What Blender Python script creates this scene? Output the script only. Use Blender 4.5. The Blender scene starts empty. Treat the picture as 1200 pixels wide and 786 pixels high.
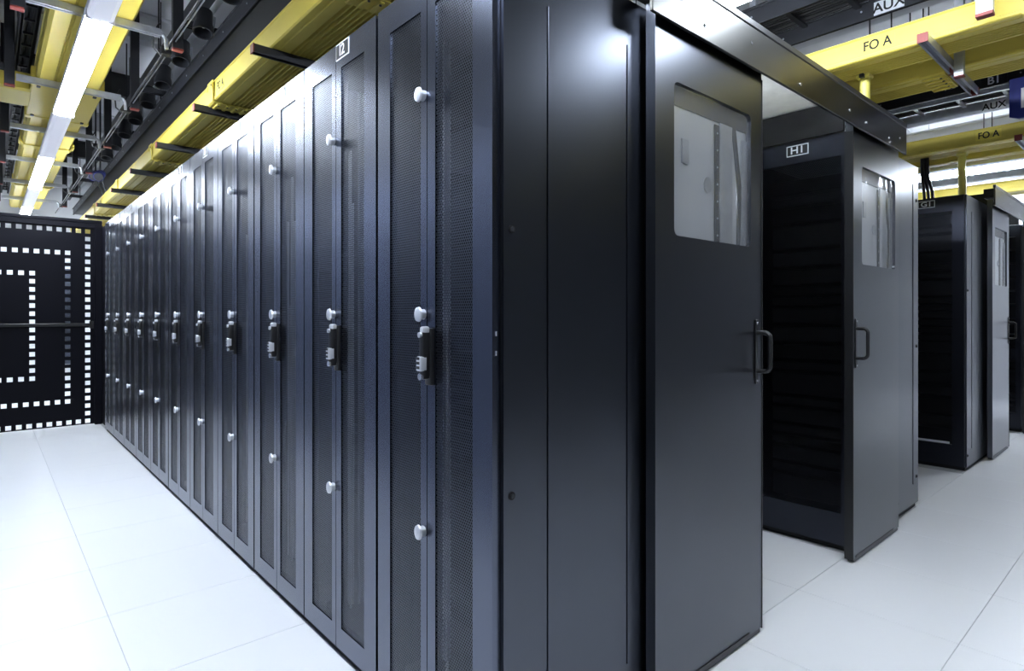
import bpy, bmesh, math, random
from mathutils import Vector, Matrix
random.seed(7)
R = math.radians
C = bpy.context.scene.collection
scene = bpy.context.scene

# ------------------------------------------------------------------ camera
EYE = 1.253
cam_d = bpy.data.cameras.new('camera')
cam_d.sensor_width = 36.0
cam_d.lens = 698.5 / 1200 * 36
cam_d.shift_y = -0.02
cam_d.clip_start = 0.02
cam = bpy.data.objects.new('camera', cam_d)
cam.location = (0, 0, EYE)
cam.rotation_euler = (R(90), 0, R(-41.4))
C.objects.link(cam)
scene.camera = cam

# ------------------------------------------------------------------ world, exposure, lamp strength
w = bpy.data.worlds.new('world')
scene.world = w
w.use_nodes = True
w.node_tree.nodes['Background'].inputs[0].default_value = (0.75, 0.82, 1.0, 1)
w.node_tree.nodes['Background'].inputs[1].default_value = 0.05
LAMP_COLOR = (0.80, 0.885, 1.0, 1)
LAMP_STRENGTH = 34.0
vs = scene.view_settings
vs.view_transform = 'Standard'
vs.look = 'None'
vs.gamma = 1.0
vs.use_curve_mapping = False
vs.exposure = 1.55

# ------------------------------------------------------------------ materials
MATS = {}
def mat(name, col, rough=0.5, metal=0.0, spec=0.5, bump=0.0, bscale=300.0, var=0.0, vscale=6.0, coat=0.0, tint=None):
    m = bpy.data.materials.new(name); m.use_nodes = True
    nt = m.node_tree; b = nt.nodes['Principled BSDF']
    b.inputs['Base Color'].default_value = (*col, 1)
    b.inputs['Roughness'].default_value = rough
    b.inputs['Metallic'].default_value = metal
    b.inputs['Specular IOR Level'].default_value = spec
    b.inputs['Coat Weight'].default_value = coat
    if tint: b.inputs['Specular Tint'].default_value = (*tint, 1)
    tc = nt.nodes.new('ShaderNodeTexCoord')
    if bump:
        n = nt.nodes.new('ShaderNodeTexNoise'); n.inputs['Scale'].default_value = bscale
        bp = nt.nodes.new('ShaderNodeBump'); bp.inputs['Strength'].default_value = bump
        bp.inputs['Distance'].default_value = 0.001
        nt.links.new(tc.outputs['Object'], n.inputs['Vector'])
        nt.links.new(n.outputs['Fac'], bp.inputs['Height'])
        nt.links.new(bp.outputs['Normal'], b.inputs['Normal'])
    if var:
        n = nt.nodes.new('ShaderNodeTexNoise'); n.inputs['Scale'].default_value = vscale
        n.inputs['Detail'].default_value = 6
        mx = nt.nodes.new('ShaderNodeMix'); mx.data_type = 'RGBA'
        mx.inputs['A'].default_value = (*[c * (1 - var) for c in col], 1)
        mx.inputs['B'].default_value = (*[min(1, c * (1 + var)) for c in col], 1)
        nt.links.new(tc.outputs['Object'], n.inputs['Vector'])
        nt.links.new(n.outputs['Fac'], mx.inputs['Factor'])
        nt.links.new(mx.outputs['Result'], b.inputs['Base Color'])
    MATS[name] = m
    return m

mat('rack_coat', (0.130, 0.144, 0.188), 0.27, 1.0, 0.5, 0, 0, 0.04, 3)
mat('shaded_rack_coat', (0.040, 0.043, 0.056), 0.30, 1.0, 0.5, 0, 0, 0.04, 3)  # rack coat darkened to carry the shade of the unlit aisles
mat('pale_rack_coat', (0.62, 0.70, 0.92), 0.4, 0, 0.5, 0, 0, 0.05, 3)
mat('panel_coat', (0.100, 0.108, 0.130), 0.30, 1.0, 0.5, 0.05, 700, 0.05, 3)
mat('door_coat', (0.118, 0.125, 0.143), 0.29, 1.0, 0.5, 0.05, 700, 0.05, 3)
mat('fascia_coat', (0.085, 0.084, 0.078), 0.30, 1.0, 0.5, 0.06, 700, 0.06, 4)
mat('inner_black', (0.008, 0.008, 0.009), 0.6, 0, 0.3, 0, 0, 0.2, 10)
mat('black_plastic', (0.010, 0.010, 0.011), 0.35, 0, 0.5, 0.05, 500)
mat('tray_black', (0.016, 0.017, 0.021), 0.42, 0, 0.5, 0.1, 200, 0.35, 9)
mat('backing_grey', (0.58, 0.60, 0.63), 0.35, 0.35, 0.5, 0, 0, 0.12, 4)
mat('chrome', (0.80, 0.81, 0.84), 0.18, 0.9, 0.5, 0, 0, 0.05, 40)
mat('satin_silver', (0.72, 0.73, 0.77), 0.32, 0.55, 0.5, 0, 0, 0.05, 40)
mat('galvanised', (0.50, 0.52, 0.56), 0.38, 0.75, 0.5, 0.15, 120, 0.25, 22)
mat('dark_strut', (0.030, 0.031, 0.036), 0.45, 0.3, 0.5, 0.1, 300, 0.2, 12)
mat('red_cap', (0.20, 0.035, 0.028), 0.5, 0, 0.4, 0, 0, 0.15, 30)
mat('yellow_duct', (0.68, 0.545, 0.09), 0.42, 0, 0.45, 0.03, 150, 0.05, 5)
mat('yellow_tube', (0.78, 0.70, 0.16), 0.40, 0, 0.45, 0.05, 150, 0.06, 9)
mat('yellow_plate', (0.80, 0.66, 0.10), 0.5, 0, 0.4, 0, 0, 0.04, 20)
mat('ink', (0.012, 0.012, 0.012), 0.6, 0, 0.3, 0, 0, 0.1, 30)
mat('white_label', (0.85, 0.86, 0.88), 0.4, 0, 0.4, 0, 0, 0.03, 30)
mat('black_label', (0.010, 0.010, 0.011), 0.4, 0, 0.4, 0, 0, 0.05, 30)
mat('grey_label', (0.62, 0.63, 0.66), 0.45, 0, 0.4, 0, 0, 0.05, 30)
mat('sign_blue', (0.008, 0.016, 0.17), 0.4, 0, 0.4, 0, 0, 0.05, 12)
mat('wall_grey', (0.085, 0.088, 0.10), 0.7, 0, 0.3, 0.1, 200, 0.05, 2)
mat('wall_paint', (0.80, 0.81, 0.83), 0.7, 0, 0.3, 0.1, 200, 0.02, 2)
mat('ceiling_paint', (0.80, 0.81, 0.84), 0.8, 0, 0.3, 0.2, 60, 0.10, 2)
mat('beam_paint', (0.70, 0.71, 0.73), 0.6, 0, 0.4, 0.1, 80, 0.10, 3)
mat('beam_dark', (0.05, 0.05, 0.055), 0.6, 0, 0.4, 0.1, 80, 0.15, 5)
mat('trunking_white', (0.72, 0.73, 0.80), 0.45, 0, 0.4, 0, 0, 0.03, 8)
mat('cable_black', (0.014, 0.014, 0.016), 0.45, 0, 0.45, 0.2, 60, 0.4, 18)
mat('cable_grey', (0.42, 0.43, 0.46), 0.45, 0, 0.45, 0.2, 60, 0.3, 25)
mat('cable_yellow', (0.42, 0.36, 0.05), 0.5, 0, 0.4, 0.2, 60, 0.3, 25)
mat('server_face', (0.004, 0.004, 0.005), 0.6, 0, 0.08, 0, 0, 0.5, 30)
mat('server_silver', (0.012, 0.012, 0.014), 0.6, 0, 0.1, 0, 0, 0.3, 40)
mat('gate_black', (0.003, 0.003, 0.006), 0.45, 0, 0.12, 0, 0, 0.1, 4)
mat('floor_tile_white', (0.89, 0.895, 0.91), 0.33, 0, 0.5, 0.03, 250, 0.012, 1.5)
mat('roof_panel', (0.62, 0.62, 0.60), 0.6, 0, 0.3, 0.3, 40, 0.25, 14)

def emit(name, col, s):
    m = bpy.data.materials.new(name); m.use_nodes = True
    b = m.node_tree.nodes['Principled BSDF']
    b.inputs['Base Color'].default_value = (0.9, 0.9, 0.9, 1)
    b.inputs['Emission Color'].default_value = col
    b.inputs['Emission Strength'].default_value = s
    MATS[name] = m
emit('lamp_glow', LAMP_COLOR, LAMP_STRENGTH)
emit('unlit_cover_glow', (0.82, 0.84, 1.0, 1), 0.13)  # faint glow given to unlit trunking covers so they look pale

def perf_mat(name, col):
    """perforated sheet: staggered round holes cut through by real transparency"""
    m = bpy.data.materials.new(name); m.use_nodes = True
    nt = m.node_tree; N = nt.nodes; L = nt.links
    b = N['Principled BSDF']; out = N['Material Output']
    b.inputs['Base Color'].default_value = (*col, 1)
    b.inputs['Roughness'].default_value = 0.33
    b.inputs['Metallic'].default_value = 1.0
    tc = N.new('ShaderNodeTexCoord'); sp = N.new('ShaderNodeSeparateXYZ')
    L.new(tc.outputs['Object'], sp.inputs[0])
    def mt(op, a, bb=None):
        n = N.new('ShaderNodeMath'); n.operation = op
        for i, v in enumerate((a, bb)):
            if v is None: continue
            if isinstance(v, (int, float)): n.inputs[i].default_value = v
            else: L.new(v, n.inputs[i])
        return n.outputs[0]
    p, q, r = 0.0076, 0.0088, 0.0036
    v = mt('DIVIDE', sp.outputs['Z'], p)
    row = mt('FLOOR', v)
    off = mt('MULTIPLY', mt('FLOORED_MODULO', row, 2.0), 0.5)
    u = mt('ADD', mt('DIVIDE', sp.outputs['Y'], q), off)
    fy = mt('MULTIPLY', mt('SUBTRACT', mt('FRACT', u), 0.5), q)
    fz = mt('MULTIPLY', mt('SUBTRACT', mt('FRACT', v), 0.5), p)
    d2 = mt('ADD', mt('MULTIPLY', fy, fy), mt('MULTIPLY', fz, fz))
    hole = mt('LESS_THAN', d2, r * r)
    tr = N.new('ShaderNodeBsdfTransparent'); mx = N.new('ShaderNodeMixShader')
    L.new(hole, mx.inputs[0]); L.new(b.outputs[0], mx.inputs[1]); L.new(tr.outputs[0], mx.inputs[2])
    L.new(mx.outputs[0], out.inputs['Surface'])
    MATS[name] = m
perf_mat('perforated_metal', (0.12, 0.13, 0.155))
perf_mat('shaded_perforated_metal', (0.035, 0.037, 0.045))  # same sheet metal, with the aisle shade put into its colour

def film_mat():
    """glossy acrylic pane with a wavy protective film"""
    m = bpy.data.materials.new('film_pane'); m.use_nodes = True
    nt = m.node_tree; N = nt.nodes; L = nt.links
    b = N['Principled BSDF']
    b.inputs['Base Color'].default_value = (0.40, 0.41, 0.42, 1)
    b.inputs['Metallic'].default_value = 0.45
    b.inputs['Roughness'].default_value = 0.16
    tc = N.new('ShaderNodeTexCoord'); mp = N.new('ShaderNodeMapping')
    mp.inputs['Scale'].default_value = (3.0, 1.0, 0.8)
    n = N.new('ShaderNodeTexNoise'); n.inputs['Scale'].default_value = 2.2; n.inputs['Detail'].default_value = 2
    n.inputs['Distortion'].default_value = 0.6
    bp = N.new('ShaderNodeBump'); bp.inputs['Strength'].default_value = 0.25; bp.inputs['Distance'].default_value = 0.02
    L.new(tc.outputs['Object'], mp.inputs['Vector']); L.new(mp.outputs[0], n.inputs['Vector'])
    L.new(n.outputs['Fac'], bp.inputs['Height']); L.new(bp.outputs['Normal'], b.inputs['Normal'])
    tr = N.new('ShaderNodeBsdfTransparent'); mx = N.new('ShaderNodeMixShader'); mx.inputs[0].default_value = 0.3
    L.new(tr.outputs[0], mx.inputs[1]); L.new(b.outputs[0], mx.inputs[2]); L.new(mx.outputs[0], N['Material Output'].inputs['Surface'])
    MATS['film_pane'] = m
film_mat()

def floor_mat():
    m = bpy.data.materials.new('floor_base'); m.use_nodes = True
    nt = m.node_tree; N = nt.nodes; L = nt.links
    b = N['Principled BSDF']; b.inputs['Roughness'].default_value = 0.4
    tc = N.new('ShaderNodeTexCoord'); br = N.new('ShaderNodeTexBrick')
    br.offset = 0.0; br.inputs['Scale'].default_value = 1.0
    br.inputs['Brick Width'].default_value = 0.6; br.inputs['Row Height'].default_value = 0.6
    br.inputs['Mortar Size'].default_value = 0.0015
    br.inputs['Color1'].default_value = (0.55, 0.555, 0.57, 1)
    br.inputs['Color2'].default_value = (0.57, 0.575, 0.59, 1)
    br.inputs['Mortar'].default_value = (0.3, 0.3, 0.32, 1)
    L.new(tc.outputs['Object'], br.inputs['Vector']); L.new(br.outputs['Color'], b.inputs['Base Color'])
    MATS['floor_base'] = m
floor_mat()

# ------------------------------------------------------------------ mesh helpers
class MB:
    def __init__(s): s.bm = bmesh.new()
    def box(s, x0, x1, y0, y1, z0, z1, bev=0.0, seg=1):
        r = bmesh.ops.create_cube(s.bm, size=1.0, matrix=Matrix.Translation(((x0 + x1) / 2, (y0 + y1) / 2, (z0 + z1) / 2)) @ Matrix.Diagonal((x1 - x0, y1 - y0, z1 - z0, 1)))
        if bev:
            es = list({e for v in r['verts'] for e in v.link_edges})
            bmesh.ops.bevel(s.bm, geom=es, offset=bev, segments=seg, affect='EDGES', profile=0.5)
        return s
    def cyl(s, p0, p1, r0, r1=None, seg=14, cap=True):
        p0, p1 = Vector(p0), Vector(p1); d = p1 - p0
        m = Matrix.Translation((p0 + p1) / 2) @ d.to_track_quat('Z', 'Y').to_matrix().to_4x4()
        bmesh.ops.create_cone(s.bm, cap_ends=cap, segments=seg, radius1=r0, radius2=r0 if r1 is None else r1, depth=d.length, matrix=m)
        return s
    def tube(s, pts, r, seg=8):
        """round tube along a polyline"""
        pts = [Vector(p) for p in pts]; rings = []
        for i, p in enumerate(pts):
            a = pts[max(i - 1, 0)]; b = pts[min(i + 1, len(pts) - 1)]
            q = (b - a).to_track_quat('Z', 'Y')
            rings.append([s.bm.verts.new(p + q @ Vector((r * math.cos(2 * math.pi * k / seg), r * math.sin(2 * math.pi * k / seg), 0))) for k in range(seg)])
        for a, b in zip(rings, rings[1:]):
            # keep ring alignment
            best = min(range(seg), key=lambda o: sum((a[k].co - b[(k + o) % seg].co).length for k in range(seg)))
            for k in range(seg):
                s.bm.faces.new((a[k], a[(k + 1) % seg], b[(k + 1 + best) % seg], b[(k + best) % seg]))
        s.bm.faces.new(rings[0][::-1]); s.bm.faces.new(rings[-1])
        return s
    def extrude(s, prof, y0, y1, axis='y'):
        """closed profile (x,z) extruded along y (or (y,z) along x)"""
        def P(a, z, t): return (a, t, z) if axis == 'y' else (t, a, z)
        A = [s.bm.verts.new(P(a, z, y0)) for a, z in prof]; B = [s.bm.verts.new(P(a, z, y1)) for a, z in prof]
        n = len(prof)
        for i in range(n): s.bm.faces.new((A[i], A[(i + 1) % n], B[(i + 1) % n], B[i]))
        s.bm.faces.new(A[::-1]); s.bm.faces.new(B)
        return s
    def plate(s, a0, a1, b0, b1, c0, c1, holes, plane='yz'):
        """plate a x b with rectangular holes, thickness c0..c1"""
        ea = sorted({a0, a1, *[h[0] for h in holes], *[h[1] for h in holes]})
        eb = sorted({b0, b1, *[h[2] for h in holes], *[h[3] for h in holes]})
        def P(a, b, c): return {'yz': (c, a, b), 'xz': (a, c, b), 'xy': (a, b, c)}[plane]
        V = {}
        def v(i, j, k):
            if (i, j, k) not in V: V[i, j, k] = s.bm.verts.new(P(ea[i], eb[j], (c0, c1)[k]))
            return V[i, j, k]
        na, nb = len(ea) - 1, len(eb) - 1
        solid = [[True] * nb for _ in range(na)]
        for i in range(na):
            for j in range(nb):
                ca, cb = (ea[i] + ea[i + 1]) / 2, (eb[j] + eb[j + 1]) / 2
                solid[i][j] = not any(h[0] < ca < h[1] and h[2] < cb < h[3] for h in holes)
        for i in range(na):
            for j in range(nb):
                if not solid[i][j]: continue
                for k in (0, 1): s.bm.faces.new([v(i, j, k), v(i + 1, j, k), v(i + 1, j + 1, k), v(i, j + 1, k)])
                for di, dj, e in ((-1, 0, ((i, j), (i, j + 1))), (1, 0, ((i + 1, j), (i + 1, j + 1))), (0, -1, ((i, j), (i + 1, j))), (0, 1, ((i, j + 1), (i + 1, j + 1)))):
                    ii, jj = i + di, j + dj
                    if 0 <= ii < na and 0 <= jj < nb and solid[ii][jj]: continue
                    s.bm.faces.new([v(*e[0], 0), v(*e[1], 0), v(*e[1], 1), v(*e[0], 1)])
        return s
    def build(s, name, m, parent=None, smooth=False, loc=None):
        bmesh.ops.recalc_face_normals(s.bm, faces=s.bm.faces)
        me = bpy.data.meshes.new(name); s.bm.to_mesh(me); s.bm.free()
        me.materials.append(MATS[m])
        if smooth:
            for p in me.polygons: p.use_smooth = True
            me.set_sharp_from_angle(angle=R(40))
        o = bpy.data.objects.new(name, me); C.objects.link(o)
        if parent: o.parent = parent
        if loc: o.location = loc
        return o

def tag(o, label, cat, group=None, kind=None):
    if label: o['label'] = label
    if cat: o['category'] = cat
    if group: o['group'] = group
    if kind: o['kind'] = kind
    return o
def thing(name, label, cat, loc=(0, 0, 0), group=None):
    o = bpy.data.objects.new(name, None); o.empty_display_size = 0.1
    C.objects.link(o); o.location = loc
    return tag(o, label, cat, group)
def struct(o): o['kind'] = 'structure'; return o
def share(src, parent, loc=None):
    c = src.copy(); C.objects.link(c); c.parent = parent
    if loc is not None: c.location = loc
    return c
def copy_tree(o, parent=None, skip=()):
    c = o.copy(); C.objects.link(c); c.parent = parent
    for ch in list(o.children):
        if ch.name.split('.')[0] in skip: continue
        copy_tree(ch, c, skip)
    return c
ORD = ['first', 'second', 'third', 'fourth', 'fifth', 'sixth', 'seventh', 'eighth', 'ninth', 'tenth', 'eleventh', 'twelfth', 'thirteenth']

TXT = {}
def text_mesh(s, bold=0.0):
    if (s, bold) in TXT: return TXT[s, bold]
    cu = bpy.data.curves.new('lettering', 'FONT'); cu.body = s; cu.size = 1.0; cu.offset = bold
    cu.align_x = 'CENTER'; cu.align_y = 'CENTER'; cu.extrude = 0.01
    o = bpy.data.objects.new('lettering', cu); C.objects.link(o)
    bpy.context.view_layer.update()
    me = bpy.data.meshes.new_from_object(o.evaluated_get(bpy.context.evaluated_depsgraph_get()))
    bpy.data.objects.remove(o); bpy.data.curves.remove(cu)
    TXT[s, bold] = me
    return me
def text(s, m, parent, loc, size, face='-x', bold=0.0, sx=1.0):
    me = text_mesh(s, bold).copy(); me.materials.clear(); me.materials.append(MATS[m])
    o = bpy.data.objects.new('lettering', me); C.objects.link(o)
    o.parent = parent; o.location = loc
    o.rotation_euler = {'-x': (R(90), 0, R(-90)), '-y': (R(90), 0, 0)}[face]
    o.scale = (size * sx, size, size * 0.1)
    return o

# ------------------------------------------------------------------ layout numbers (metres)
Y0 = 1.1715                     # end plane of every rack row
ROW = {'I': 0.969, 'H': 3.40, 'G': 5.88, 'F': 8.31}
DEPTH = 1.2
TILE_X, TILE_Y = 2.78, 1.177    # one floor joint crossing
CEIL = 3.9

# ------------------------------------------------------------------ room shell
fl = MB().box(-2.62, 11.78, -2.2, 13.1, -0.06, -0.004).build('floor', 'floor_base')
fl.location = (0, 0, 0); struct(fl)
tile0 = None
def tile_at(ix, iy):
    global tile0
    x, y = TILE_X + ix * 0.6, TILE_Y + iy * 0.6
    if tile0 is None:
        tile0 = MB().box(0.0012, 0.5988, 0.0012, 0.5988, -0.02, 0.0, 0.0008).build('floor_tile', 'floor_tile_white', fl, loc=(x, y, 0))
    else:
        share(tile0, fl, (x, y, 0))
for iy in range(-8, 20):
    for ix in range(-9, 15):
        x, y = TILE_X + ix * 0.6, TILE_Y + iy * 0.6
        front = -2.45 < y < 1.0 and x > -1.0 and x < 11.0
        left = y >= 1.0 and -0.6 < x < 0.9
        aisle = 1.0 <= y < 4.0 and (2.1 < x < 3.3 or 4.5 < x < 5.7 or 6.9 < x < 8.0)
        behind = 7.8 < y and 0.9 < x < 2.2
        if front or left or aisle or behind: tile_at(ix, iy)

struct(MB().box(-2.62, 11.78, -2.2, 13.1, CEIL, CEIL + 0.1).build('ceiling', 'ceiling_paint'))
struct(MB().box(-2.62, 11.78, 13.0, 13.1, 0, CEIL).build('wall_back', 'wall_paint'))
struct(MB().box(-2.62, 11.78, -2.2, -2.1, 0, CEIL).build('wall_front', 'wall_grey'))  # wall behind the camera, set close and dark to darken panel reflections
struct(MB().box(-2.72, -2.62, -2.2, 13.1, 0, CEIL).build('wall_left', 'wall_paint'))
struct(MB().box(11.78, 11.88, -2.2, 13.1, 0, CEIL).build('wall_right', 'wall_paint'))

# ------------------------------------------------------------------ split-door racks of row I
TOP_I = 2.248
def make_split_rack():
    t = thing('server_rack', '', 'rack')
    # plinth and carcass (local: x into the rack, y along the row, z up)
    MB().box(0.015, DEPTH - 0.02, 0.004, 0.596, 0.0, 0.032).build('plinth', 'inner_black', t)
    f = MB()
    f.box(0.03, DEPTH - 0.03, 0.004, 0.596, 2.215, 2.24).box(0.03, DEPTH - 0.03, 0.004, 0.596, 0.032, 0.06)
    for x in (0.03, DEPTH - 0.075):
        for y in (0.004, 0.551): f.box(x, x + 0.045, y, y + 0.045, 0.06, 2.215)
    f.box(0.08, DEPTH - 0.08, 0.004, 0.010, 0.06, 2.215).box(0.08, DEPTH - 0.08, 0.590, 0.596, 0.06, 2.215)
    f.build('carcass', 'inner_black', t)
    for a0, a1, h0, h1 in ((0.004, 0.3025, 0.086, 0.262), (0.3065, 0.596, 0.338, 0.518)):
        near = a0 < 0.1
        d = MB().plate(a0, a1, 0.03, TOP_I, 0.0, 0.026, [(h0, h1, 0.11, 2.155)]).build('door', 'rack_coat', t)
        s = MB().plate(h0, h1, 0.11, 2.155, 0.004, 0.0055, []).build('perforated_sheet', 'perforated_metal', d)
        if near:
            # swing handle with a combination lock near the meeting edge
            y = 0.283
            MB().box(-0.012, 0.001, y - 0.016, y + 0.016, 1.05, 1.215, 0.004, 2).build('handle_base', 'black_plastic', d, True)
            MB().box(-0.036, -0.010, y - 0.011, y + 0.011, 1.068, 1.205, 0.006, 2).build('handle', 'black_plastic', d, True)
            MB().box(-0.034, -0.010, y - 0.011, y + 0.011, 1.200, 1.220, 0.006, 2).cyl((-0.042, y, 1.196), (-0.03, y, 1.196), 0.008).build('handle_pivot', 'satin_silver', d, True)
            MB().box(-0.045, -0.020, y - 0.0115, y + 0.0115, 1.092, 1.134, 0.004, 2).build('combination_lock', 'satin_silver', d, True)
            k = MB()
            for i in range(3): k.box(-0.0456, -0.044, y - 0.008, y + 0.008, 1.098 + i * 0.013, 1.107 + i * 0.013, 0.001)
            k.build('number_wheels', 'black_plastic', d)['kind'] = 'stuff'
            MB().cyl((-0.040, y, 1.076), (-0.012, y, 1.076), 0.010).build('key_cylinder', 'chrome', d, True)
            MB().plate(0.198, 0.300, 2.186, 2.2445, -0.002, 0.0, []).build('label_plate', 'white_label', d)
            MB().plate(0.2015, 0.2965, 2.190, 2.2405, -0.0028, -0.002, []).build('label_field', 'black_label', d)
        else:
            for z in (1.90, 1.255, 0.615):
                m = MB().cyl((-0.017, 0.323, z), (0.001, 0.323, z), 0.014, 0.016)
                m.build('knob_stem', 'galvanised', d, True)
                k = MB(); r = 0.0225
                k.cyl((-0.022, 0, 0), (-0.016, 0, 0), r * 0.92, r, 20).cyl((-0.024, 0, 0), (-0.022, 0, 0), r * 0.7, r * 0.92, 20)
                bmesh.ops.scale(k.bm, vec=(1, 0.8, 1.0), verts=k.bm.verts)
                o = k.build('lock_knob', 'satin_silver', d, True); o.location = (0, 0.323, z)
    # hinges at the outer edge
    for z in (1.155, 1.205): MB().cyl((0.012, 0.0015, z - 0.006), (0.012, 0.0015, z + 0.006), 0.003, seg=8).build('hinge_pin', 'chrome', t)
    # interior seen dimly through the holes
    for y in (0.075, 0.500): MB().box(0.20, 0.225, y, y + 0.025, 0.08, 2.18).build('mounting_rail', 'galvanised', t)
    z = 0.12
    while z < 2.1:
        hgt = random.choice((0.044, 0.044, 0.088, 0.132))
        MB().box(0.235, 1.0, 0.082, 0.518, z + 0.002, z + hgt - 0.004).build('server_unit', 'server_face' if random.random() < 0.6 else 'server_silver', t)
        z += hgt + random.choice((0, 0, 0.044))
    m = MB()
    for k in range(9):
        y = 0.40 + 0.012 * k + random.uniform(-0.004, 0.004)
        cx = 0.10 + random.uniform(0, 0.05)
        m.tube([(cx, y + 0.002 * math.sin(i * 0.9 + k), 0.1 + i * 0.2) for i in range(random.randint(7, 10))], 0.005, 6)
    m.build('network_cables', 'cable_grey', t)['kind'] = 'stuff'
    m = MB()
    for k in range(5):
        y = 0.11 + 0.014 * k
        m.tube([(0.13, y + 0.002 * math.sin(i * 0.7 + k), 0.1 + i * 0.2) for i in range(6)], 0.006, 6)
    m.build('power_cables', 'cable_grey', t)['kind'] = 'stuff'
    return t

NI = 11
racks_i = []
proto = make_split_rack()
def i_offset(i): return (0 if i < 1 else 0.007 if i < 3 else 0.014 if i < 6 else 0.024) + i * 0.6
for i in range(NI):
    r = proto if i == 0 else copy_tree(proto)
    r.location = (ROW['I'], Y0 + i_offset(i), 0)
    racks_i.append(r)
for i, r in enumerate(racks_i):
    where = 'at the near corner of the long row' if i == 0 else ('%s from the near corner of the long row' % ORD[i] if i < NI - 1 else 'last of the long row, beside the dotted gate')
    tag(r, 'black perforated split-door server rack, %s' % where, 'rack', 'split-door racks of the long row')
    nd = [c for c in r.children if c.name.startswith('door') and any(g.name.startswith('label_plate') for g in c.children)][0]
    text('I%d' % (i + 1), 'white_label', nd, (-0.0034, 0.249, 2.2145), 0.056, '-x', 0.014, 1.05)

# the row across the left aisle, just outside the frame; its doors mirror in the long row
for i in range(NI):
    r = copy_tree(proto, None, ('lettering', 'server_unit', 'network_cables', 'power_cables', 'mounting_rail'))
    r.location = (-0.31, Y0 + 0.6 + i_offset(i), 0); r.rotation_euler = (0, 0, math.pi)
    for c in r.children:
        if c.name.startswith('door'):
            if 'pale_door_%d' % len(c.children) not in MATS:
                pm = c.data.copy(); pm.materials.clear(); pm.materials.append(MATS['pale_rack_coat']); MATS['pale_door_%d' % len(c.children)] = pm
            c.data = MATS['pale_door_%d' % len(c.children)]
    tag(r, 'pale split-door rack across the left aisle outside the frame, %s from the near end' % ORD[i], 'rack', 'split-door racks across the left aisle')

def side_panel(parent, grooves, top, sy=-1, m='panel_coat', bolts=()):
    """end panel of a row, three flush fields divided by pressed grooves"""
    hs = [(g - 0.0022, g + 0.0022, 0.16, 2.10) for g in grooves]
    p = MB().plate(0.028, DEPTH, 0.03, top, -0.008, 0.004, hs, 'xz').build('side_panel', m, parent)
    MB().box(0.028, DEPTH, 0.0042, 0.006, 0.03, top).build('side_panel_backing', 'inner_black', parent)
    for g in grooves:
        MB().box(g + 0.0022, g + 0.0046, -0.0105, -0.008, 0.16, 2.10, 0.0008).build('pressed_ridge', m, p)
    for x, z in bolts:
        MB().cyl((x, -0.0105, z), (x, -0.007, z), 0.011, seg=16).build('bolt_washer', 'inner_black', p)
        MB().cyl((x, -0.014, z), (x, -0.010, z), 0.0065, seg=6).build('bolt', 'dark_strut', p)
    return p
side_panel(racks_i[0], (0.186, 0.536, 1.03), TOP_I - 0.004, bolts=((0.055, 1.476), (0.055, 0.783), (0.60, 0.09), (0.055, 0.10), (0.055, 2.16)))
# cold-aisle side doors of the long row (facing away from the camera)
for i, r in enumerate(racks_i[:6]):
    if i == 0:
        cd = MB().plate(0.004, 0.596, 0.03, TOP_I, DEPTH - 0.026, DEPTH, [(0.05, 0.55, 0.15, 2.11)]).build('door', 'rack_coat', r)
        cs = MB().plate(0.045, 0.555, 0.145, 2.115, DEPTH - 0.014, DEPTH - 0.0125, []).build('perforated_sheet', 'perforated_metal', cd)
    else:
        share(cs, share(cd, r))

# ------------------------------------------------------------------ single-door racks of rows H, G, F
TOP_S = 2.222
def make_single_rack(margin, name='server_rack', low_strip=False):
    t = thing(name, '', 'rack')
    MB().box(0.02, DEPTH - 0.02, 0.004, 0.596, 0.0, 0.032).build('plinth', 'inner_black', t)
    f = MB()
    f.box(0.028, DEPTH, 0.004, 0.596, 2.19, TOP_S).box(0.028, DEPTH, 0.004, 0.596, 0.032, 0.06)
    f.box(0.028, DEPTH, 0.006, 0.012, 0.06, 2.19).box(0.028, DEPTH, 0.588, 0.594, 0.06, 2.19).box(DEPTH - 0.01, DEPTH, 0.012, 0.588, 0.06, 2.19)
    f.build('carcass', 'shaded_rack_coat', t)
    d = MB().plate(0.004, 0.596, 0.03, TOP_S, 0.0, 0.026, [(margin, 0.6 - margin, 0.20, 2.10)]).build('door', 'shaded_rack_coat', t)
    MB().plate(margin, 0.6 - margin, 0.20, 2.10, 0.004, 0.0055, []).build('perforated_sheet', 'shaded_perforated_metal', d)
    MB().plate(0.200, 0.320, 2.143, 2.203, -0.002, 0.0, []).build('label_plate', 'white_label', d)
    MB().plate(0.2055, 0.3145, 2.1485, 2.1975, -0.0028, -0.002, []).build('label_field', 'black_label', d)
    MB().box(-0.012, 0.001, 0.545, 0.575, 1.05, 1.24, 0.004, 2).build('handle_base', 'black_plastic', d, True)
    MB().cyl((-0.03, 0.56, 1.215), (0, 0.56, 1.215), 0.012, 0.015).build('key_cylinder', 'satin_silver', d, True)
    MB().box(-0.034, -0.01, 0.548, 0.572, 1.10, 1.15, 0.004, 2).build('combination_lock', 'satin_silver', d, True)
    MB().box(0.02, 0.05, 0.006, 0.020, 2.06, 2.085, 0.002).build('hinge', 'galvanised', t)
    z = 0.15
    while z < 2.05:
        hgt = random.choice((0.044, 0.088, 0.132)); MB().box(0.28, 1.0, 0.07, 0.53, z + 0.002, z + hgt - 0.004).build('server_unit', 'inner_black', t); z += hgt + 0.02
    if low_strip: MB().box(-0.004, 0.0, 0.10, 0.33, 0.205, 0.222, 0.001).build('low_silver_strip', 'satin_silver', d)  # thin silver strip low on the door
    return t

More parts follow.
